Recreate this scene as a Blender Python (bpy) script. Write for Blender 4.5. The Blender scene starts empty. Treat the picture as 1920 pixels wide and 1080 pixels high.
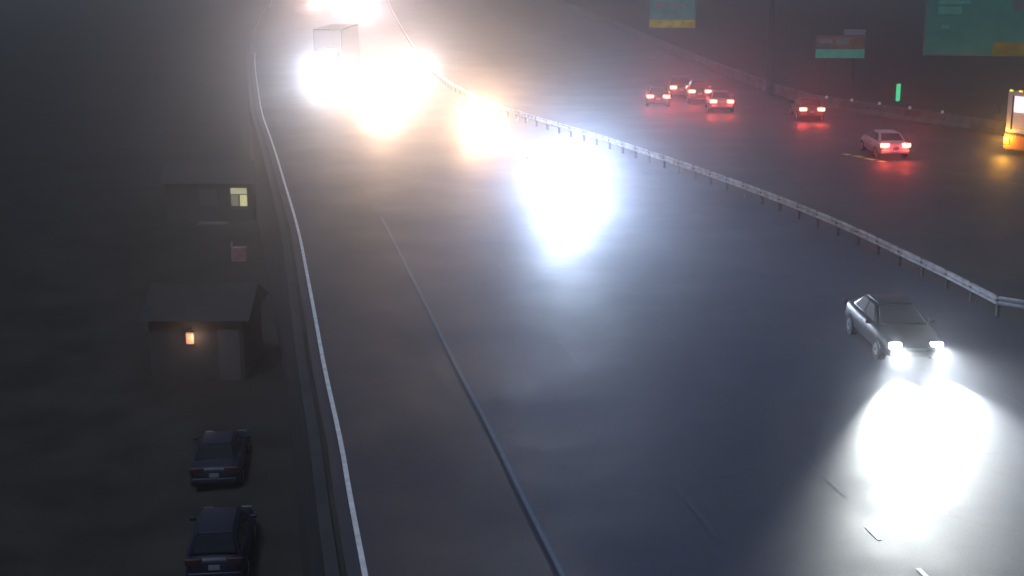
import bpy, bmesh, math, random
from mathutils import Vector, Matrix
random.seed(7)
S = bpy.context.scene
C = bpy.data.collections.new('scene'); S.collection.children.link(C)
R = math.radians

# ---------------------------------------------------------------- camera
F_PX, CAM_H = 2600.0, 12.2
PITCH = math.atan(650.0 / F_PX)
cam = bpy.data.cameras.new('camera'); co = bpy.data.objects.new('camera', cam); C.objects.link(co)
co.location = (0, 0, CAM_H); co.rotation_euler = (R(90) - PITCH, 0, 0)
cam.sensor_width = 36; cam.lens = 36 * F_PX / 1920; cam.clip_end = 6000; cam.clip_start = .5
S.camera = co

# ---------------------------------------------------------------- world, moonlight, exposure
BEAM_K = 0.013
SUN_EL, SUN_AZ = R(58), R(20)
w = bpy.data.worlds.new('World'); S.world = w; w.use_nodes = True
nt = w.node_tree; bg = nt.nodes['Background']
sky = nt.nodes.new('ShaderNodeTexSky'); sky.sky_type = 'NISHITA'; sky.sun_disc = False
sky.sun_elevation = SUN_EL; sky.sun_rotation = SUN_AZ
nt.links.new(sky.outputs[0], bg.inputs[0]); bg.inputs[1].default_value = 0.0016
sl = bpy.data.lights.new('moonlight', 'SUN'); sl.energy = 0.062; sl.angle = R(12); sl.color = (.66, .78, 1)
so = bpy.data.objects.new('moonlight', sl); C.objects.link(so)
so.rotation_euler = (R(90) - SUN_EL, 0, -SUN_AZ + R(180) - R(180)); so.location = (0, 0, 60)
vs = S.view_settings; vs.view_transform = 'Standard'; vs.look = 'None'; vs.gamma = 1; vs.use_curve_mapping = False
vs.exposure = 4.0
S.render.engine = 'CYCLES'
S.cycles.use_denoising = True
S.cycles.max_bounces = 6; S.cycles.volume_bounces = 1; S.cycles.diffuse_bounces = 2
S.cycles.sample_clamp_indirect = 3.0
S.cycles.use_light_tree = True

# ---------------------------------------------------------------- place measuring
def at(px, py, z=0.0):
    """point of the place at height z seen at photo pixel (px, py) (1920 wide)"""
    f = Vector((0, math.cos(PITCH), -math.sin(PITCH))); u = Vector((0, math.sin(PITCH), math.cos(PITCH)))
    d = f * F_PX + Vector((1, 0, 0)) * (px - 960) + u * (540 - py)
    t = (z - CAM_H) / d.z
    return Vector((d.x * t, d.y * t, z))

# ---------------------------------------------------------------- materials
MATS = {}
def mat(name, col, rough=.6, metal=0, noise=0, scale=8, emit=None, strength=0, bump=0, bscale=60, spec=.5, stretch=None):
    if name in MATS: return MATS[name]
    m = bpy.data.materials.new(name); m.use_nodes = True; n = m.node_tree.nodes; l = m.node_tree.links
    b = n['Principled BSDF']; b.inputs['Roughness'].default_value = rough; b.inputs['Metallic'].default_value = metal
    b.inputs['Specular IOR Level'].default_value = spec
    b.inputs['Base Color'].default_value = (*col, 1)
    tc = n.new('ShaderNodeTexCoord'); src = tc.outputs['Object']
    if stretch:
        mp = n.new('ShaderNodeMapping'); mp.inputs['Scale'].default_value = stretch; l.new(src, mp.inputs[0]); src = mp.outputs[0]
    if noise:
        t = n.new('ShaderNodeTexNoise'); t.inputs['Scale'].default_value = scale; t.inputs['Detail'].default_value = 6
        l.new(src, t.inputs['Vector'])
        r = n.new('ShaderNodeValToRGB'); r.color_ramp.elements[0].position = .35; r.color_ramp.elements[1].position = .65
        r.color_ramp.elements[0].color = (*[c * (1 - noise) for c in col], 1)
        r.color_ramp.elements[1].color = (*[min(1, c * (1 + noise)) for c in col], 1)
        l.new(t.outputs['Fac'], r.inputs[0]); l.new(r.outputs[0], b.inputs['Base Color'])
    if bump:
        t2 = n.new('ShaderNodeTexNoise'); t2.inputs['Scale'].default_value = bscale; t2.inputs['Detail'].default_value = 4
        l.new(src, t2.inputs['Vector'])
        bp = n.new('ShaderNodeBump'); bp.inputs['Strength'].default_value = bump; bp.inputs['Distance'].default_value = .02
        l.new(t2.outputs['Fac'], bp.inputs['Height']); l.new(bp.outputs[0], b.inputs['Normal'])
    if emit:
        b.inputs['Emission Color'].default_value = (*emit, 1); b.inputs['Emission Strength'].default_value = strength
    MATS[name] = m; return m

def asphalt(name, base, wet=.32):
    m = bpy.data.materials.new(name); m.use_nodes = True; n = m.node_tree.nodes; l = m.node_tree.links
    b = n['Principled BSDF']; tc = n.new('ShaderNodeTexCoord')
    def noise(sc, det=6, rough=.6, vec=None):
        t = n.new('ShaderNodeTexNoise'); t.inputs['Scale'].default_value = sc; t.inputs['Detail'].default_value = det
        t.inputs['Roughness'].default_value = rough; l.new(vec or tc.outputs['Object'], t.inputs['Vector']); return t
    big = noise(.22, 5); fine = noise(22, 4, .75)
    mid = noise(1.6, 6)
    mx = n.new('ShaderNodeMix'); mx.data_type = 'RGBA'; mx.inputs[0].default_value = .5
    r = n.new('ShaderNodeValToRGB'); e = r.color_ramp.elements
    e[0].position = .36; e[0].color = (*[c * .8 for c in base], 1); e[1].position = .66; e[1].color = (*[c * 1.2 for c in base], 1)
    ad = n.new('ShaderNodeMath'); ad.operation = 'MULTIPLY_ADD'; ad.inputs[1].default_value = .5
    l.new(big.outputs['Fac'], ad.inputs[0])
    m2 = n.new('ShaderNodeMath'); m2.operation = 'MULTIPLY'; m2.inputs[1].default_value = .5; l.new(mid.outputs['Fac'], m2.inputs[0]); l.new(m2.outputs[0], ad.inputs[2])
    l.new(ad.outputs[0], r.inputs[0])
    r2 = n.new('ShaderNodeValToRGB'); e = r2.color_ramp.elements
    e[0].position = .38; e[0].color = (.55, .55, .55, 1); e[1].position = .7; e[1].color = (1.5, 1.5, 1.5, 1)
    l.new(fine.outputs['Fac'], r2.inputs[0])
    mu = n.new('ShaderNodeMix'); mu.data_type = 'RGBA'; mu.blend_type = 'MULTIPLY'; mu.inputs[0].default_value = 1
    l.new(r.outputs[0], mu.inputs[6]); l.new(r2.outputs[0], mu.inputs[7])
    # thin wandering cracks
    v = n.new('ShaderNodeTexVoronoi'); v.feature = 'DISTANCE_TO_EDGE'; v.inputs['Scale'].default_value = .33
    wv = noise(.9, 5); av = n.new('ShaderNodeVectorMath'); av.operation = 'MULTIPLY_ADD'; av.inputs[1].default_value = (1.6, 1.6, 0)
    l.new(wv.outputs['Color'], av.inputs[0]); l.new(tc.outputs['Object'], av.inputs[2]); l.new(av.outputs[0], v.inputs['Vector'])
    r3 = n.new('ShaderNodeValToRGB'); e = r3.color_ramp.elements
    e[0].position = .004; e[0].color = (.7, .7, .7, 1); e[1].position = .010; e[1].color = (1, 1, 1, 1)
    l.new(v.outputs['Distance'], r3.inputs[0])
    mu2 = n.new('ShaderNodeMix'); mu2.data_type = 'RGBA'; mu2.blend_type = 'MULTIPLY'; mu2.inputs[0].default_value = 1
    l.new(mu.outputs[2], mu2.inputs[6]); l.new(r3.outputs[0], mu2.inputs[7]); l.new(mu2.outputs[2], b.inputs['Base Color'])
    rr = n.new('ShaderNodeMapRange'); rr.inputs[1].default_value = .35; rr.inputs[2].default_value = .65
    rr.inputs[3].default_value = wet + .22; rr.inputs[4].default_value = wet + .36
    l.new(big.outputs['Fac'], rr.inputs[0]); l.new(rr.outputs[0], b.inputs['Roughness'])
    bp = n.new('ShaderNodeBump'); bp.inputs['Strength'].default_value = .35; bp.inputs['Distance'].default_value = .012
    l.new(fine.outputs['Fac'], bp.inputs['Height']); l.new(bp.outputs[0], b.inputs['Normal'])
    return m

M_ROAD = asphalt('asphalt', (.026, .034, .074))
M_SHOULDER = asphalt('shoulder_asphalt', (.023, .026, .046))
M_FAR = asphalt('far_asphalt', (.038, .037, .043))
M_GRASS = mat('night_grass', (.046, .043, .038), .95, noise=.22, scale=.35, bump=.6, bscale=6, spec=.1)
M_WHITE = mat('road_paint_white', (.78, .80, .80), .5, noise=.15, scale=3)
M_WORN = asphalt('road_paint_worn', (.05, .11, .18))
M_WORN2 = asphalt('road_paint_faded', (.042, .050, .085))
M_YELLOW = mat('road_paint_yellow', (.60, .58, .12), .6, noise=.3, scale=2)
M_GALV = mat('galvanised_steel', (.46, .47, .50), .5, .35, noise=.3, scale=2.5)
M_POST = mat('weathered_post', (.055, .055, .062), .6, .3, noise=.3, scale=6)
M_GANTRY = mat('gantry_steel', (.10, .10, .115), .6, .1, noise=.3, scale=3)
M_CONC = mat('dirty_concrete', (.13, .12, .125), .85, noise=.35, scale=1.2, bump=.3, bscale=12)
M_REFL = mat('white_reflector', (.9, .9, .9), .2, emit=None)
M_TYRE = mat('tyre_rubber', (.018, .018, .019), .8)
M_RIM = mat('alloy_rim', (.45, .45, .47), .35, .8)
M_GLASS = mat('dark_glass', (.012, .014, .018), .08, spec=.8)
M_TRIM = mat('black_trim', (.02, .02, .022), .5)
M_CHROME = mat('chrome', (.6, .6, .62), .2, 1)
M_PLATE = mat('white_plate', (.22, .23, .25), .5)
E = 1 / 16.0
M_HEAD_W = mat('headlight_white', (.8, .8, .8), .2, emit=(.93, .97, 1), strength=3)
M_HEAD_Y = mat('headlight_warm', (.8, .8, .8), .2, emit=(1, .84, .62), strength=3)
M_TAIL = mat('taillight_lit', (.4, .01, .01), .3, emit=(1, .15, .07), strength=1.1)
M_TAILP = mat('taillight_pale', (.4, .05, .05), .3, emit=(1, .32, .26), strength=.6)
M_AMBER = mat('amber_lamp', (.5, .2, .01), .3, emit=(1, .55, .03), strength=.14)
M_GREENL = mat('green_lamp', (.05, .3, .15), .4, emit=(.06, .68, .30), strength=.06)
M_OFF = mat('lamp_off', (.05, .015, .015), .4)
M_CLEAR = mat('lamp_clear_off', (.12, .13, .15), .3)

# ---------------------------------------------------------------- mesh helpers
def link(name, bm, m, parent=None, smooth=False, mesh=None):
    me = bpy.data.meshes.new(name); bmesh.ops.recalc_face_normals(bm, faces=bm.faces[:]); bm.to_mesh(me); bm.free()
    me.materials.append(m)
    if smooth:
        for p in me.polygons: p.use_smooth = True
    o = bpy.data.objects.new(name, me); C.objects.link(o)
    if parent: o.parent = parent
    return o
def tag(o, label, cat, group=None):
    o['label'] = label; o['category'] = cat
    if group: o['group'] = group
    return o
def struct(o, label=None):
    o['kind'] = 'structure'
    if label: o['label'] = label
    return o
def empty(name, loc, rz=0):
    o = bpy.data.objects.new(name, None); C.objects.link(o); o.location = loc; o.rotation_euler = (0, 0, rz); o.empty_display_size = .3
    return o
def box(bm, c, s, rot=None, bevel=0):
    r = bmesh.ops.create_cube(bm, size=1)
    vs_ = r['verts']; bmesh.ops.scale(bm, vec=s, verts=vs_)
    if bevel:
        es = list({e for v in vs_ for e in v.link_edges})
        g = bmesh.ops.bevel(bm, geom=es, offset=bevel, segments=2, affect='EDGES', profile=.6)
        vs_ = list({v for f in g['faces'] for v in f.verts} | {v for v in vs_ if v.is_valid})
    if rot: bmesh.ops.rotate(bm, cent=(0, 0, 0), matrix=rot, verts=vs_)
    bmesh.ops.translate(bm, vec=c, verts=vs_)
    return bm
def B(c, s, rot=None, bevel=0): return box(bmesh.new(), c, s, rot, bevel)
def cyl(bm, a, b, r, seg=12, r2=None):
    a, b = Vector(a), Vector(b); d = b - a
    g = bmesh.ops.create_cone(bm, cap_ends=True, segments=seg, radius1=r, radius2=r if r2 is None else r2, depth=d.length)
    bmesh.ops.rotate(bm, cent=(0, 0, 0), matrix=d.to_track_quat('Z', 'Y').to_matrix(), verts=g['verts'])
    bmesh.ops.translate(bm, vec=(a + b) / 2, verts=g['verts']); return bm
def loft(rings, close=True):
    """rings: list of (x, [(y,z)...]) half outline, mirrored to -y"""
    bm = bmesh.new(); prev = None
    for x, half in rings:
        pts = [(x, y, z) for y, z in half] + [(x, -y, z) for y, z in reversed(half) if abs(y) > 1e-5]
        vs_ = [bm.verts.new(p) for p in pts]; n = len(vs_)
        if prev is None: bm.faces.new(vs_)
        else:
            for i in range(n): bm.faces.new((prev[i], prev[(i + 1) % n], vs_[(i + 1) % n], vs_[i]))
        prev = vs_
    bm.faces.new(prev); return bm
def panel(quad, t=.012):
    """thin pane on four corner points, proud by t"""
    q = [Vector(p) for p in quad]; n = (q[1] - q[0]).cross(q[3] - q[0]).normalized()
    bm = bmesh.new(); a = [bm.verts.new(p - n * .004) for p in q]; b = [bm.verts.new(p + n * t) for p in q]
    bm.faces.new(a); bm.faces.new(b)
    for i in range(4): bm.faces.new((a[i], a[(i + 1) % 4], b[(i + 1) % 4], b[i]))
    return bm
def ribbon(pts, width, z, step=1.5):
    pts = [Vector((p.x, p.y, 0)) for p in pts]; bm = bmesh.new(); prev = None
    for i, p in enumerate(pts):
        d = (pts[min(i + 1, len(pts) - 1)] - pts[max(i - 1, 0)]).normalized(); nrm = Vector((-d.y, d.x, 0))
        a = bm.verts.new(p + nrm * width / 2 + Vector((0, 0, z))); b = bm.verts.new(p - nrm * width / 2 + Vector((0, 0, z)))
        if prev: bm.faces.new((prev[0], prev[1], b, a))
        prev = (a, b)
    return bm
def resample(pts, step, smooth=2):
    """even spacing along a polyline, corners eased"""
    P = [Vector((p.x, p.y, 0)) for p in pts]
    for _ in range(smooth):
        Q = [P[0]]
        for a, b in zip(P, P[1:]): Q += [a * .75 + b * .25, a * .25 + b * .75]
        P = Q + [P[-1]]
    out = [P[0].copy()]; acc = 0
    for a, b in zip(P, P[1:]):
        L = (b - a).length
        if L < 1e-6: continue
        pos = step - acc
        while pos <= L: out.append(a.lerp(b, pos / L)); pos += step
        acc = (acc + L) % step if pos - step <= L else acc
        acc = L - (pos - step)
    return out
def offset(pts, d):
    out = []
    for i, p in enumerate(pts):
        t = (pts[min(i + 1, len(pts) - 1)] - pts[max(i - 1, 0)]).normalized()
        out.append(p + Vector((t.y, -t.x, 0)) * d)
    return out

# ---------------------------------------------------------------- measured lines of the place
EDGE = [at(*p) for p in [(705, 1190), (685, 1080), (655, 925), (640, 830), (610, 700), (592, 600), (577, 520), (560, 430), (532, 338),
        (518, 290), (504, 249), (491, 214), (485, 176), (479, 135), (477, 97), (484, 60), (496, 30), (508, 6), (514, -10), (522, -30)]]
RAIL = [at(*p, .55) for p in [(2080, 584), (1980, 579), (1915, 576), (1894, 574), (1880, 567), (1850, 552), (1790, 520), (1720, 487), (1600, 430), (1500, 388),
        (1400, 350), (1310, 318), (1215, 286), (1130, 258), (1050, 235), (960, 208), (890, 180), (830, 148), (785, 100), (758, 58), (735, 18), (722, -12)]]
FARB = [at(*p, .85) for p in [(1990, 243), (1920, 232), (1767, 211), (1650, 195), (1550, 181), (1510, 174), (1440, 152), (1340, 116), (1240, 74),
        (1130, 30), (1040, -5), (980, -30)]]

# ground: one sheet, falling to lower land left of the road
def edge_x(y):
    pts = EDGE
    if y <= pts[0].y: return pts[0].x + (y - pts[0].y) * (pts[1].x - pts[0].x) / (pts[1].y - pts[0].y)
    for a, b in zip(pts, pts[1:]):
        if a.y <= y <= b.y: return a.x + (b.x - a.x) * (y - a.y) / (b.y - a.y)
    return pts[-1].x
bm = bmesh.new(); prev = None
ys = [-400, -60, 0] + [10 + 5 * i for i in range(70)] + [420, 600, 1200, 2000]
LOW = -7.0
for y in ys:
    ex = edge_x(max(y, 0)) - .5
    cols = [(-1200, LOW), (ex - 70, LOW), (ex - 40, LOW), (ex - 15, LOW), (ex - 6, LOW), (ex - .3, LOW), (ex - .25, -.06), (ex, -.05), (ex + 10, -.05), (ex + 60, -.05), (1200, -.05)]
    row = [bm.verts.new((x, y, z + (0 if abs(x) > 1000 or z > -1 else .25 * math.sin(x * .3 + y * .21)))) for x, z in cols]
    if prev:
        for i in range(len(row) - 1): bm.faces.new((prev[i], prev[i + 1], row[i + 1], row[i]))
    prev = row
struct(link('ground', bm, M_GRASS))

E1 = resample(EDGE, 1.5); RL = resample(RAIL, 1.0)
def sheet(name, left, right, z, m):
    bm = bmesh.new(); vs_ = [bm.verts.new((p.x, p.y, z)) for p in left + list(reversed(right))]
    f = bm.faces.new(vs_); bmesh.ops.triangulate(bm, faces=[f]); return struct(link(name, bm, m))
back = lambda pts, dy: [Vector((pts[0].x + (pts[0].x - pts[1].x) / abs(pts[0].y - pts[1].y) * dy, pts[0].y - dy, 0))] + pts
near_right = [Vector((30, -20, 0)), Vector((30, 20, 0)), Vector((24, 34, 0))]
rail_line = near_right + RAIL[2:]
sheet('road', offset([Vector((EDGE[0].x + 4.2, -20, 0))] + EDGE, 3.75), rail_line + [Vector((at(700, -30).x, EDGE[-1].y, 0))], 0, M_ROAD)
sheet('road_shoulder', offset([Vector((EDGE[0].x + 4.2, -20, 0))] + EDGE, -.35), offset([Vector((EDGE[0].x + 4.2, -20, 0))] + EDGE, 3.746), -.004, M_SHOULDER)
far_edge = [Vector((70, -20, 0)), Vector((60, 40, 0)), FARB[0] + Vector((1, 0, 0))] + [p + Vector((.4, .4, 0)) for p in FARB]
sheet('far_road', [p + Vector((.004, 0, 0)) for p in rail_line] + [Vector((at(700, -30).x + .1, FARB[-1].y, 0))], far_edge, -.008, M_FAR)

# retaining wall holding the roadway above the low ground, with a slightly raised coping
W0 = offset([Vector((EDGE[0].x + 4.2, -20, 0))] + E1, -.5)
bm = bmesh.new(); prev = None
for i, p in enumerate(W0):
    d = (W0[min(i + 1, len(W0) - 1)] - W0[max(i - 1, 0)]).normalized(); n_ = Vector((-d.y, d.x, 0))
    row = [bm.verts.new(q) for q in (p + Vector((0, 0, -.3)), p + Vector((0, 0, .07)), p + n_ * .28 + Vector((0, 0, .07)), p + n_ * .34 + Vector((0, 0, LOW - .1)))]
    if prev:
        for j in range(3): bm.faces.new((prev[j], prev[j + 1], row[j + 1], row[j]))
    prev = row
tag(link('retaining_wall', bm, mat('dark_wall', (.035, .035, .038), .9, noise=.3, scale=.8, bump=.3, bscale=10)), 'dark retaining wall holding the road edge above the low ground at left', 'wall')
# painted lines
k = next(i for i, p in enumerate(E1) if p.y > at(477, 97).y)
k2 = next(i for i, p in enumerate(E1) if p.y > at(508, 12).y)
struct(link('edge_line', ribbon(E1[:k], .115, .008), M_WHITE), 'long white edge line curving up the left side of the road')
struct(link('edge_line', ribbon(E1[k2:], .12, .008), M_WHITE), 'short far piece of the white edge line')
LL = offset(E1, 3.85)
kk = next(i for i, p in enumerate(LL) if p.y > at(700, 400).y)
struct(link('lane_line', ribbon(LL[:kk], .10, .004), M_WORN), 'worn bluish line between shoulder and lanes')
lane_paint = empty('lane_marking', (0, 0, 0)); struct(lane_paint, 'faded broken lines between the lanes')
for n_, off in enumerate((7.45, 11.05, 14.7, 18.35)):
    seq = offset(E1, off)
    i = 2 + n_
    while i + 2 < len(seq):
        if seq[i].y < 250: link('dash', ribbon(seq[i:i + 3], .12, .004), M_WORN2, lane_paint)
        i += 8
# marker studs and bright scraps of paint near the brightly lit patch
for px, py, l_ in [(1650, 1012, .7), (1742, 1086, .5)]:
    a = at(px, py); d = Vector((-.16, 1, 0)).normalized()
    link('dash', ribbon([a, a + d * l_], .11, .004), M_WHITE, lane_paint)

# yellow and white lines of the far carriageway
YL = resample([at(*p) for p in [(1990, 362), (1860, 335), (1760, 318), (1640, 300), (1585, 289), (1500, 270), (1400, 246), (1300, 220), (1200, 190)]], .5)
yl = empty('median_line', (0, 0, 0)); struct(yl, 'broken yellow line beside the far carriageway')
def dash_px(x0, y0, x1, y1, m, w_, par):
    link('dash', ribbon([at(x0, y0), at((x0 + x1) / 2, (y0 + y1) / 2), at(x1, y1)], w_, .004), m, par)
for a in [(1581, 288.5, 1593, 290.5), (1600, 292, 1619, 295), (1622, 297, 1640, 300), (1648, 301.5, 1660, 303.5)]: dash_px(*a, M_YELLOW, .42, yl)
M_YDIM = mat('road_paint_yellow_worn', (.13, .12, .05), .6, noise=.4, scale=2)
link('dash', ribbon([p for p in YL if p.x > at(1665, 304).x], .14, .004), M_YDIM, yl)
fm = empty('far_lane_marking', (0, 0, 0)); fm['label'] = 'faded white lane dashes on the far carriageway'; struct(fm)
for a in [(1488, 304, 1545, 314), (1430, 243, 1455, 249), (1560, 233, 1590, 239), (1340, 205, 1362, 211), (1490, 221, 1512, 225), (1700, 240, 1735, 246), (1620, 222, 1650, 227), (1760, 283, 1800, 289), (1850, 262, 1885, 268)]:
    dash_px(*a, M_WORN2, .13, fm)

# ---------------------------------------------------------------- steel guardrail between the carriageways
G = resample(RAIL, 1.905, smooth=1)
gr = tag(empty('guardrail', (G[0].x, G[0].y, 0)), 'pale steel guardrail with a flared end dividing the two carriageways', 'guardrail')
prof = [(0, .40), (.055, .44), (.055, .50), (0, .545), (0, .565), (.055, .61), (.055, .67), (0, .71)]
G0 = G[0]
for i in range(len(G) - 1):
    a, b = G[i] - G0, G[i + 1] - G0; d = (b - a).normalized(); n = Vector((-d.y, d.x, 0))   # towards the oncoming lanes
    bm = bmesh.new(); rows = []
    for p in (a - d * .04, b + d * .0):
        rows.append([bm.verts.new(p + n * (u + .06) + Vector((0, 0, z))) for u, z in prof] + [bm.verts.new(p + n * (u + .035) + Vector((0, 0, z))) for u, z in reversed(prof)])
    m_ = len(rows[0])
    for j in range(m_): bm.faces.new((rows[0][j], rows[0][(j + 1) % m_], rows[1][(j + 1) % m_], rows[1][j]))
    bm.faces.new(rows[0]); bm.faces.new(rows[1]); link('rail', bm, M_GALV, gr)
    rot = Matrix.Rotation(math.atan2(d.y, d.x), 3, 'Z')
    bm = bmesh.new(); box(bm, (a.x, a.y, .34), (.12, .10, .72), rot); box(bm, (a + n * .045 + Vector((0, 0, .56))), (.15, .09, .3), rot)
    link('post', bm, M_POST, gr)

# ---------------------------------------------------------------- far concrete barrier with white reflectors
FB = resample(FARB, 6.0, smooth=2)
cb = tag(empty('concrete_barrier', (FB[0].x, FB[0].y, 0)), 'low concrete barrier beyond the far carriageway with small white reflectors on top', 'barrier')
half = [(.30, 0), (.30, .08), (.17, .32), (.09, .82), (0, .82)]
for i in range(len(FB) - 1):
    a, b = FB[i] - FB[0], FB[i + 1] - FB[0]; d = (b - a).normalized(); L = (b - a).length
    bm = loft([(0.01, half), (L - .012, half)])
    bmesh.ops.rotate(bm, cent=(0, 0, 0), matrix=Matrix.Rotation(math.atan2(d.y, d.x), 3, 'Z'), verts=bm.verts[:]); bmesh.ops.translate(bm, vec=a, verts=bm.verts[:])
    link('segment', bm, M_CONC, cb)
for px, py in [(1550, 182), (1597, 187.5), (1649, 194), (1706, 202), (1767, 210)]:
    p = at(px, py, .9) - FB[0]
    link('reflector', B((p.x, p.y, .9), (.2, .05, .2), None, .01), M_REFL, cb)

# ---------------------------------------------------------------- vehicles
def beam(parent, loc, aim_down, power, col, cone=60, blend=.6, rz=0, size=.07, name='headlight_beam'):
    """the lamp's own light; local forward is +X"""
    l_ = bpy.data.lights.new(name, 'SPOT'); l_.energy = power * BEAM_K; l_.color = col; l_.spot_size = R(cone); l_.spot_blend = blend; l_.shadow_soft_size = size
    o = bpy.data.objects.new(name, l_); C.objects.link(o); o.parent = parent; o.location = loc
    v = Vector((math.cos(rz) * math.cos(aim_down), math.sin(rz) * math.cos(aim_down), -math.sin(aim_down)))
    o.rotation_mode = 'QUATERNION'; o.rotation_quaternion = v.to_track_quat('-Z', 'Y'); return o
def glow(parent, loc, power, col, size=.1, name='lamp_light'):
    l_ = bpy.data.lights.new(name, 'POINT'); l_.energy = power; l_.color = col; l_.shadow_soft_size = size
    o = bpy.data.objects.new(name, l_); C.objects.link(o); o.parent = parent; o.location = loc; return o

def wheel(parent, x, y, r, wdt=.22):
    s = 1 if y > 0 else -1
    bm = bmesh.new(); cyl(bm, (x, y - s * wdt, r), (x, y, r), r, 20)
    w_ = link('wheel', bm, M_TYRE, parent)
    bm = bmesh.new(); cyl(bm, (x, y - s * .02, r), (x, y + s * .012, r), r * .62, 14, r * .55); link('rim', bm, M_RIM, w_)
    bm = bmesh.new(); cyl(bm, (x, y - s * .005, r), (x, y + s * .03, r), r * .14, 8); link('hub', bm, M_TRIM, w_)

def car(name, label, cat, loc, rz, paint, shape='sedan', head=None, tail=None, group=None, power=0, hcol=(1, 1, 1), aim=R(4), cone=60, blend=.7, tailpow=0, toe=0, swing=0, spill=0):
    suv = shape == 'suv'
    root = tag(empty(name, loc, rz), label, cat, group)
    dz = .16 if suv else 0
    st = [(-2.30, .66, .46, .78), (-2.22, .80, .34, .93), (-1.95, .87, .30, .99), (-1.5, .905, .27, 1.0), (-.8, .915, .24, .97), (0, .915, .23, .95),
          (.9, .915, .24, .95), (1.35, .905, .26, .90), (1.85, .87, .28, .82), (2.15, .80, .30, .73), (2.28, .64, .36, .62)]
    rings = []
    for x, hw, zb, zt in st:
        zb += dz * .6; zt += dz * (1 if x > -2.3 else .9)
        zm = (zb + zt) / 2
        rings.append((x, [(0, zb), (hw * .86, zb), (hw * .97, zb + .1), (hw, zm), (hw * .985, zt - .12), (hw * .90, zt - .02), (hw * .6, zt + .015), (0, zt + .03)]))
    link('body', loft(rings), paint, root, True)
    zr = 1.43 + (.3 if suv else 0); zb = .93 + dz; xb0, xb1, xr0, xr1 = (-2.12, 1.05, -1.75, .25) if suv else (-1.72, 1.05, -.98, .22)
    wb, wr = .80, .60
    cab = [(xb0, wb, zb), (xr0, wr, zr), (xr1, wr, zr), (xb1, wb, zb)]
    bm = bmesh.new(); vs_ = {}
    def grid(x, hw, z): return (x, hw, z)
    base = [Vector((xb0, wb, zb)), Vector((xb1, wb, zb)), Vector((xb1, -wb, zb)), Vector((xb0, -wb, zb))]
    top = [Vector((xr0, wr, zr - .03)), Vector((xr1, wr, zr - .03)), Vector((xr1, -wr, zr - .03)), Vector((xr0, -wr, zr - .03))]
    vb = [bm.verts.new(p) for p in base]; vt = [bm.verts.new(p) for p in top]; bm.faces.new(vb); bm.faces.new(vt)
    for i in range(4): bm.faces.new((vb[i], vb[(i + 1) % 4], vt[(i + 1) % 4], vt[i]))
    bmesh.ops.bevel(bm, geom=bm.edges[:], offset=.05, segments=2, affect='EDGES')
    link('cabin', bm, paint, root, True)
    bm = bmesh.new(); box(bm, ((xr0 + xr1) / 2, 0, zr - .03), (xr1 - xr0 - .05, wr * 1.75, .05), None, .02); link('roof_panel', bm, paint, root, True)
    def onface(a, b, c, d, u0, u1, v0, v1):
        f = lambda u, v: a.lerp(b, u).lerp(d.lerp(c, u), v)
        return [f(u0, v0), f(u1, v0), f(u1, v1), f(u0, v1)]
    link('windscreen', panel(onface(base[1], base[2], top[2], top[1], .06, .94, .12, .93)), M_GLASS, root)
    link('rear_window', panel(onface(base[3], base[0], top[0], top[3], .08, .92, .2, .92)), M_GLASS, root)
    for (i, j) in ((0, 1), (2, 3)):
        for u0, u1 in ((.10, .47), (.51, .88)):
            q = onface(base[j], base[i], top[i], top[j], u0, u1, .14, .9)
            link('side_window', panel(q), M_GLASS, root)
    r = .33 + (.04 if suv else 0)
    for x in (-1.38, 1.40):
        for y in (-.93, .93): wheel(root, x, y, r)
    for y in (-.62, .62):
        zl = .66 + dz
        h = link('headlight', B((2.215, y, zl), (.10, .36, .18), None, .03), head or M_CLEAR, root, True)
        if power: beam(h, (2.29, y, zl), aim, power, hcol, cone, blend, rz=swing + (toe if y > 0 else -toe))
        if spill: beam(h, (2.29, y, zl), R(8), spill, hcol, 125, 1, rz=swing, name='spill_light')
        t = link('taillight', B((-2.255, y, .84 + dz), (.10, .50, .23), None, .03), tail or M_OFF, root, True)
        if tailpow: glow(t, (-2.40, y, .84 + dz), tailpow, (1, .07, .05))
    link('front_bumper', B((2.22, 0, .42 + dz * .6), (.16, 1.5, .2), None, .05), paint, root, True)
    link('grille', B((2.29, 0, .56 + dz * .7), (.04, .62, .11), None, .01), M_TRIM, root)
    link('rear_bumper', B((-2.24, 0, .46 + dz * .6), (.18, 1.62, .22), None, .05), paint, root, True)
    link('number_plate', B((-2.335, 0, .68 + dz), (.02, .34, .16), None, .004), M_PLATE, root)
    for y in (-1, 1): link('mirror', B((.72, y * .97, 1.0 + dz), (.14, .2, .12), None, .03), paint, root, True)
    for y in (-1, 1): link('door_handle', B((-.25, y * .917, .82 + dz), (.16, .03, .03), None, .008), M_TRIM, root)
    return root

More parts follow.
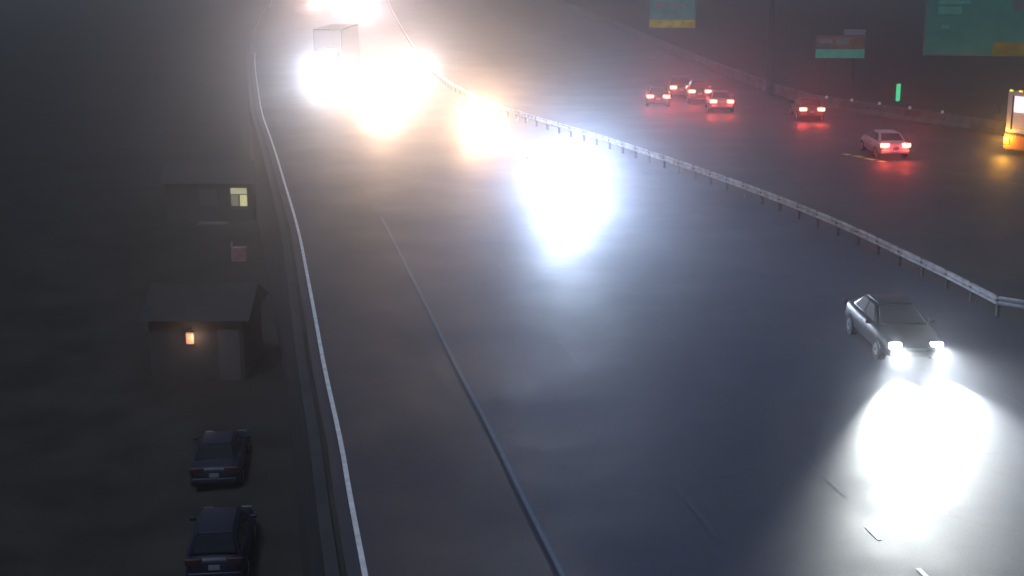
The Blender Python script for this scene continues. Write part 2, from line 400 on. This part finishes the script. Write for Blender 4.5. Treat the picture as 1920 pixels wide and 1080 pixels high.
def truck(name, label, loc, rz, head, power, hcol, aim, cone, blend, L=8.5, H=4.4):
    root = tag(empty(name, loc, rz), label, 'truck')
    white = mat('truck_white', (.34, .34, .37), .45, noise=.06, scale=2)
    grey = mat('truck_cab_grey', (.20, .20, .22), .4)
    link('cargo_box', B((-L / 2 - .2, 0, (H + 1.05) / 2), (L, 2.55, H - 1.05), None, .03), white, root)
    for z in (1.08, H - .04): link('box_rail', B((-L / 2 - .2, 0, z), (L + .03, 2.60, .09)), M_TRIM, root)
    for y in (-1.29, 1.29):
        link('corner_post', B((-.19, y, (H + 1.05) / 2), (.08, .07, H - 1.1)), M_TRIM, root)
    link('chassis', B((-L / 2 + .6, 0, .82), (L + 1.6, .9, .22)), M_TRIM, root)
    bm = loft([(0.0, [(0, .5), (1.1, .5), (1.15, 1.4), (1.08, 2.55), (.9, 2.68), (0, 2.7)]), (1.05, [(0, .45), (1.1, .45), (1.15, 1.4), (1.05, 2.3), (.85, 2.58), (0, 2.62)]),
               (1.55, [(0, .45), (1.08, .45), (1.1, 1.4), (1.04, 1.65), (.8, 1.72), (0, 1.74)]), (2.0, [(0, .45), (1.02, .45), (1.04, 1.1), (.98, 1.4), (.7, 1.46), (0, 1.48)])])
    link('cab', bm, grey, root)
    link('windscreen', panel([(1.12, -.85, 2.46), (1.51, -.92, 1.78), (1.51, .92, 1.78), (1.12, .85, 2.46)], .03), M_GLASS, root)
    for y in (-1, 1):
        q = [(.15, y * 1.128, 1.6), (.95, y * 1.128, 1.6), (.95, y * 1.10, 2.2), (.15, y * 1.11, 2.35)]
        link('side_window', panel(q if y < 0 else q[::-1], .03), M_GLASS, root)
        link('mirror', B((1.05, y * 1.35, 1.9), (.1, .2, .42), None, .02), M_TRIM, root)
        h = link('headlight', B((2.02, y * .78, .92), (.08, .32, .2), None, .02), head, root)
        if power: beam(h, (2.1, y * .78, .92), aim, power, hcol, cone, blend)
        wheel(root, 1.05, y * 1.2, .5, .3)
        for x in (-L + 1.2, -L + 2.4): wheel(root, x, y * 1.25, .5, .5)
    link('grille', B((2.03, 0, 1.05), (.05, 1.1, .36), None, .01), M_CHROME, root)
    link('front_bumper', B((2.05, 0, .56), (.2, 2.2, .26), None, .05), M_CHROME, root)
    return root

def bus(name, label, loc, rz, L=11.5, H=3.7):
    root = tag(empty(name, loc, rz), label, 'bus')
    orange = mat('bus_orange', (.55, .17, .04), .4, noise=.08, scale=1)
    white = mat('bus_white', (.62, .58, .60), .4, noise=.05, scale=1)
    link('body', B((-L / 2, 0, (H + 1.15) / 2), (L, 2.5, H - 1.15), None, .08), white, root)
    link('skirt', B((-L / 2, 0, .77), (L + .06, 2.56, .84), None, .06), orange, root)
    link('sill_band', B((-L / 2, 0, 1.24), (L + .08, 2.58, .12)), M_TRIM, root)
    link('roof_band', B((-L / 2, 0, H - .03), (L - .1, 2.4, .1), None, .03), mat('roof_band_yellow', (.5, .38, .05), .5), root)
    pane = mat('lit_bus_window', (.8, .75, .75), .3, emit=(1, .86, .90), strength=.075)
    paneb = mat('dim_bus_window', (.5, .4, .38), .3, emit=(.72, .46, .36), strength=.018)
    n = 7; w_ = (L - .8) / n
    for i in range(n):
        for y in (-1, 1):
            x = -.4 - w_ * (i + .5)
            f = link('window', B((x, y * 1.262, 3.0), (w_ - .14, .03, .95), None, .01), pane, root)
            link('window_frame', B((x, y * 1.256, 2.0), (w_ - .14, .03, .9), None, .01), paneb, root)
            link('pillar_trim', B((x + w_ / 2, y * 1.27, 2.5), (.09, .035, 2.0)), M_TRIM, root)
    link('windscreen', B((.01, 0, 2.3), (.03, 2.2, 1.3), None, .01), M_GLASS, root)
    link('destination_board', B((.015, 0, 3.3), (.03, 1.7, .3), None, .01), M_TRIM, root)
    link('rear_window', B((-L - .01, 0, 2.6), (.03, 1.9, .8), None, .01), M_GLASS, root)
    for y in (-1, 1):
        link('headlight', B((.03, y * .95, .8), (.06, .32, .22), None, .02), M_AMBER, root)
        g = link('side_marker_lamp', B((-.18, y * 1.30, .86), (.34, .06, .42), None, .02), M_AMBER, root)
        glow(g, (-.1, y * 1.5, .95), 14, (1, .5, .06), .1)
        link('taillight', B((-L - .04, y * 1.0, 1.0), (.05, .2, .4), None, .02), M_TAIL, root)
        for x in (-2.4, -L + 2.6): wheel(root, x, y * 1.27, .5, .3)
        link('mirror', B((.3, y * 1.42, 2.6), (.12, .16, .42), None, .03), M_TRIM, root)
        for k_ in range(8): link('roof_lamp', B((-.15 - k_ * .62, y * 1.18, H + .06), (.2, .1, .09), None, .02), M_AMBER, root)
    return root

def tangent(line, p):
    i = min(range(len(line) - 1), key=lambda i: (line[i] - p).length)
    d = line[i + 1] - line[i]; return math.atan2(d.y, d.x)
def gp(px, py): return at(px, py)
def oncoming(p, extra=0): return tangent(E1, p) + math.pi + extra
def away(p, extra=0): return tangent(YL, p) + extra

P_SILVER = mat('silver_paint', (.16, .16, .18), .4, .3)
P_DARK = mat('charcoal_paint', (.015, .015, .018), .45, .1)
P_WHITE = mat('white_paint', (.36, .34, .38), .45)
P_BLUE = mat('navy_paint', (.009, .012, .034), .45, .1)
P_RED = mat('maroon_paint', (.07, .015, .018), .4, .1)

WC, BC, YC = (.92, .96, 1), (.62, .76, 1), (1, .60, .32)
p = gp(1670, 648); car('oncoming_car', 'dark car nearest the camera, its two white headlights lighting a pool on the road', 'car', p, oncoming(p, R(-8)), P_DARK, head=M_HEAD_W, power=66000, hcol=(.95, 1, .97), aim=R(5), cone=44, blend=1, toe=0, swing=R(-10), spill=190)
p = gp(1035, 338); car('oncoming_car', 'dark car lost in its own large blue-white headlight glare', 'car', p, oncoming(p), P_DARK, head=M_HEAD_W, power=52000, hcol=BC, aim=R(0), cone=52, blend=1)
p = gp(885, 224); car('oncoming_car', 'dark red car with warm yellowish headlights just behind the blue-white glare', 'car', p, oncoming(p), P_RED, head=M_HEAD_Y, power=19000, hcol=YC, aim=R(0), cone=52, blend=1)
p = gp(712, 187); car('oncoming_car', 'sport utility car with dazzling warm headlights, right of the box truck', 'car', p, oncoming(p), P_DARK, 'suv', head=M_HEAD_Y, power=30000, hcol=(1, .66, .42), aim=R(0), cone=52, blend=1)
p = gp(778, 132); car('oncoming_car', 'white car with warm white headlights next to the guardrail, behind the dazzling one', 'car', p, oncoming(p), P_WHITE, head=M_HEAD_W, power=7500, hcol=(1, .88, .80), aim=R(0), cone=52, blend=1)
p = gp(616, 146); truck('box_truck', 'tall pale grey box truck with white headlights in the lane beside the edge line', p, oncoming(p, R(-15)), M_HEAD_W, 14000, WC, R(1), 50, 1)
p = gp(668, 14); car('oncoming_car', 'far car with warm pinkish headlights directly behind the box truck', 'car', p, oncoming(p), P_SILVER, 'suv', head=M_HEAD_Y, power=42000, hcol=(1, .76, .68), aim=R(0), cone=52, blend=1)
p = gp(590, 12); car('oncoming_car', 'farthest small car with orange headlights above the roof of the box truck', 'car', p, oncoming(p), P_DARK, head=M_HEAD_Y, power=9000, hcol=(1, .62, .42), aim=R(0), cone=52, blend=1)

def leaving(px, py, label, paint, tail, pw, extra, shape='sedan'):
    p = gp(px, py); rz = tangent(YL, p) + extra
    p = p + Vector((math.cos(rz), math.sin(rz), 0)) * 2.3
    return car('departing_car', label, 'car', p, rz, paint, shape, tail=tail, tailpow=pw, group=None)
leaving(1678, 300, 'white car with lit red tail lights beside the broken yellow line', P_WHITE, M_TAIL, 5, R(-32))
leaving(1522, 228, 'dark car with two orange-red tail lights alone in the middle of the far carriageway', P_DARK, M_TAIL, 6, R(-22))
leaving(1353, 212, 'car with widely spaced pinkish tail lights, rightmost and nearest of the red-lit cluster', P_SILVER, M_TAIL, 5, R(-20))
leaving(1312, 196, 'dark car with bright red tail lights in the middle of the red-lit cluster', P_DARK, M_TAIL, 6, R(-20), 'suv')
leaving(1277, 188, 'tall car with pale red tail lights at the top of the red-lit cluster', P_RED, M_TAIL, 6, R(-20), 'suv')
leaving(1234, 202, 'car with yellowish red tail lights, leftmost of the red-lit cluster', P_DARK, M_TAIL, 5, R(-20))

p = at(1884, 290); bus('bus', 'orange and white bus with lit windows and amber lamps at the right edge', p + Vector((.95, .9, 0)), tangent(YL, p) + R(0))

# ---------------------------------------------------------------- signs
S_GREEN = mat('sign_green', (.05, .26, .23), .5, noise=.12, scale=1.2)
S_GREEN2 = mat('sign_green_pale', (.10, .42, .35), .5, noise=.15, scale=1.2)
S_BRIGHT = mat('sign_green_bright', (.08, .75, .48), .5, noise=.1, scale=1.2)
S_BROWN = mat('sign_brown', (.36, .17, .10), .5, noise=.25, scale=1.6)
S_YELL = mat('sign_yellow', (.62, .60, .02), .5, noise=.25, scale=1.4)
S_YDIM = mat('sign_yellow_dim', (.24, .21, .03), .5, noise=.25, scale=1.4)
S_WHT = mat('sign_white', (.30, .32, .34), .5, noise=.15, scale=2)
S_EDGE = mat('sign_border', (.16, .17, .20), .5)
def sign(name, label, corner, wdt, hgt, rz, face, extras):
    """corner = lower left corner as seen by traffic; local +X to the right, -Y towards traffic"""
    root = tag(empty(name, corner, rz), label, 'sign')
    link('panel', B((wdt / 2, 0, hgt / 2), (wdt, .08, hgt), None, .01), face, root)
    bw = .07
    for c, s in (((wdt / 2, -.045, bw / 2 + .02), (wdt - .06, .01, bw)), ((wdt / 2, -.045, hgt - bw / 2 - .02), (wdt - .06, .01, bw)),
                 ((bw / 2 + .02, -.045, hgt / 2), (bw, .01, hgt - .2)), ((wdt - bw / 2 - .02, -.045, hgt / 2), (bw, .01, hgt - .2))):
        link('border', B(c, s), S_EDGE, root)
    for nm, x, z, w_, h_, m in extras: link(nm, B((x + w_ / 2, -.05 - .006 * (nm == 'lettering'), z + h_ / 2), (w_, .02, h_)), m, root)
    return root
def lettering(x, z, n, h, m=S_WHT, wl=.2, gap=.07): return []
# big sign at the right
c = at(1729, 104, 5.4)
sign('overhead_sign', 'large dark green overhead sign with a dull yellow strip at its lower right', c, 7.6, 4.0, R(-6), S_GREEN,
     [('legend_block', .75, 3.1, 1.9, .22, S_GREEN2), ('legend_block', .75, 2.5, 1.4, .46, S_GREEN2), ('legend_block', 1.05, 1.62, .45, .25, S_GREEN2),
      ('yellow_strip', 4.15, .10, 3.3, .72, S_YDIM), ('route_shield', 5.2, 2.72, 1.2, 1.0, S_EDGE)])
g1 = tag(empty('sign_gantry', c + Vector((0, 1.0, -5.4)), R(-6)), 'steel cantilever frame carrying the large green sign at the right', 'sign support')
def gantry(root, x0, x1, zc, post_x):
    link('post', cyl(bmesh.new(), (post_x, .3, 0), (post_x, .3, zc + 1.0), .24, 14, .18), M_GANTRY, root)
    for z in (zc - .6, zc + .6): link('chord', cyl(bmesh.new(), (x0, .1, z), (x1, .1, z), .07, 8), M_GANTRY, root)
    n = int((x1 - x0) / 1.2)
    for i in range(n):
        a = x0 + (x1 - x0) * i / n; b = x0 + (x1 - x0) * (i + 1) / n
        z0, z1 = (zc - .6, zc + .6) if i % 2 else (zc + .6, zc - .6)
        link('brace', cyl(bmesh.new(), (a, .1, z0), (b, .1, z1), .04, 6), M_GANTRY, root)
gantry(g1, .6, 9.5, 8.2, 9.3)
c = at(1216, 53, 5.4)
sign('overhead_sign', 'green overhead sign with a bright yellow strip along its lower edge, above the red-lit cars', c, 3.75, 3.6, R(-4), S_GREEN2,
     [('yellow_strip', .05, .06, 3.65, .62, S_YELL), ('legend_block', .5, 1.55, .62, .55, S_WHT), ('legend_block', 1.5, 1.6, 1.4, .3, S_WHT), ('legend_block', 1.5, 2.3, .9, .3, S_WHT)])
g2 = tag(empty('sign_gantry', c + Vector((0, 1.0, -5.4)), R(-4)), 'slender cantilever frame carrying the green sign with the bright yellow strip', 'sign support')
gantry(g2, .3, 10.2, 8.4, 10)
c = at(1528, 109, 2.6)
sg = sign('roadside_sign', 'small brown roadside sign with a bright green lower band and a tab on top', c, 4.15, 1.9, R(-3), S_BROWN,
     [('green_band', .03, .03, 4.08, .72, S_BRIGHT), ('legend_block', .35, 1.25, 1.0, .35, S_WHT), ('legend_block', 1.7, 1.15, 1.1, .5, S_WHT), ('legend_block', .15, .80, 1.5, .2, S_EDGE)])
link('exit_tab', B((3.2, 0, 2.18), (1.8, .07, .46), None, .01), S_WHT, sg)
for x in (.8, 3.3): link('post', B((x, .12, -.6), (.12, .12, 4.2)), M_POST, sg)
# green lit bar
p = at(1683, 190, 1.2)
ml = tag(empty('green_marker_light', (p.x, p.y, 0)), 'slim upright bright green light bar behind the far barrier', 'marker light')
link('light_bar', B((0, 0, 1.83), (.30, .10, 1.22), None, .03), M_GREENL, ml)
link('post', cyl(bmesh.new(), (0, .06, -.05), (0, .06, 1.25), .04, 8), M_POST, ml)

# ---------------------------------------------------------------- lower land at the left: two small houses and parked cars
W_DARK = mat('house_wall', (.062, .060, .058), .9, noise=.15, scale=1)
W_ROOF = mat('house_roof', (.040, .040, .040), .9, noise=.2, scale=2)
W_LIT = mat('lit_window', (.5, .45, .3), .4, emit=(.78, .78, .42), strength=.030)
W_LIT2 = mat('lit_window_bright', (.5, .45, .3), .4, emit=(1, .92, .42), strength=.034)
W_LAMP = mat('porch_lamp_glow', (.5, .3, .2), .4, emit=(1, .50, .24), strength=.026)
W_DIM = mat('pale_door', (.10, .09, .095), .7)
def house(label, loc, rz, wdt, dep, h, build, off=0):
    OFF = off
    root = tag(empty('house', loc, rz), label, 'house')
    link('wall', B((off, dep / 2, h / 2), (wdt, dep, h)), W_DARK, root)
    bm = bmesh.new(); o = .35
    v = [bm.verts.new(q) for q in [(-wdt / 2 - o, -o, h), (wdt / 2 + o, -o, h), (wdt / 2 + o, dep + o, h), (-wdt / 2 - o, dep + o, h), (-wdt / 2 - o, dep / 2, h + dep * .24), (wdt / 2 + o, dep / 2, h + dep * .24)]]
    for f in ((0, 1, 5, 4), (2, 3, 4, 5), (0, 4, 3), (1, 2, 5), (0, 3, 2, 1)): bm.faces.new([v[i] for i in f])
    bmesh.ops.translate(bm, vec=(off, 0, 0), verts=bm.verts[:])
    link('roof', bm, W_ROOF, root); build(root); return root
def h1(root):
    f = link('window', B((.55, -.02, 1.85), (1.25, .06, 1.6)), mat('frame_paint', (.09, .09, .085), .7), root)
    link('pane', B((.55, -.06, 2.35), (1.12, .03, .42)), W_LIT, f); link('pane', B((.86, -.06, 1.68), (.5, .03, .78)), W_LIT2, f); link('pane', B((.26, -.06, 1.68), (.5, .03, .78)), mat('curtained_pane', (.3, .28, .2), .5, emit=(.7, .7, .42), strength=.010), f)
    link('window', B((-1.6, -.02, 1.9), (1.2, .06, 1.2)), W_DIM, root)
    link('step', B((-1.2, -.75, .12), (2.0, 1.0, .22)), mat('step_stone', (.13, .13, .10), .8), root)
p = at(436, 420, LOW); house('small dark house with one lit pale yellow window below the road', p, R(0), 6, 5, 2.9, h1, -1.6)
def h2(root):
    link('door', B((.75, -.03, 1.25), (.95, .07, 2.4), None, .01), W_DIM, root)
    l_ = link('porch_lamp', B((-.95, -.12, 2.05), (.34, .2, .5), None, .03), W_LAMP, root)
    link('lamp_bracket', B((-.95, -.03, 2.4), (.1, .1, .14)), M_POST, root); glow(l_, (-.75, -.45, 2.1), 1.0, (1, .6, .4), .1)
p = at(402, 715, LOW); house('small dark house with an orange porch lamp beside a pale door', p, R(0), 4.2, 4.5, 2.9, h2, -.7)
for px, py, lb in ((415, 880, 'navy parked car on dark low ground, nearer the house with orange lamp'), (418, 1050, 'taller navy parked car on dark low ground, farther from the houses')):
    car('parked_car', lb, 'car', at(px, py, LOW), R(96), P_BLUE, 'suv' if py > 1000 else 'sedan')

p = at(447, 490, LOW)
ub = tag(empty('utility_box', p, R(5)), 'small dull red utility box with a pale strip, standing between the two houses', 'utility box')
link('cabinet', B((.1, 0, .42), (.78, .45, .84), None, .03), mat('dull_red_metal', (.42, .20, .19), .6, noise=.2, scale=4), ub)
link('lid', B((.1, 0, .87), (.84, .5, .06), None, .02), mat('dull_red_metal', (0, 0, 0)), ub)
link('marker_strip', B((-.36, 0, .62), (.12, .12, 1.24), None, .02), mat('pale_strip', (.30, .29, .24), .6), ub)

for o in C.objects:
    k_ = o.name.split('.')[0]
    if o.get('category') and k_ in ('oncoming_car', 'departing_car', 'parked_car', 'overhead_sign', 'sign_gantry', 'house'):
        o['group'] = {'oncoming_car': 'cars coming towards the camera with headlights lit', 'departing_car': 'cars driving away with tail lights lit', 'parked_car': 'cars parked on the low ground',
                      'overhead_sign': 'green overhead signs', 'sign_gantry': 'frames carrying the overhead signs', 'house': 'houses on the low ground'}[k_]
# ---------------------------------------------------------------- haze volume, added to stand in for lens bloom round the headlights
bm = bmesh.new(); box(bm, (0, 800, 2.1), (2420, 2420, 22.3))
hz = bpy.data.objects.new('haze', bpy.data.meshes.new('haze')); bm.to_mesh(hz.data); bm.free(); C.objects.link(hz)
hm = bpy.data.materials.new('haze'); hm.use_nodes = True; n = hm.node_tree.nodes; n.remove(n['Principled BSDF'])
pv = n.new('ShaderNodeVolumePrincipled'); pv.inputs['Density'].default_value = .0028; pv.inputs['Color'].default_value = (.84, .88, 1, 1); pv.inputs['Anisotropy'].default_value = .945
hm.node_tree.links.new(pv.outputs[0], n['Material Output'].inputs['Volume']); hz.data.materials.append(hm)
hz['kind'] = 'stuff'; hz['label'] = 'thin night haze added for the bloom round the headlights'
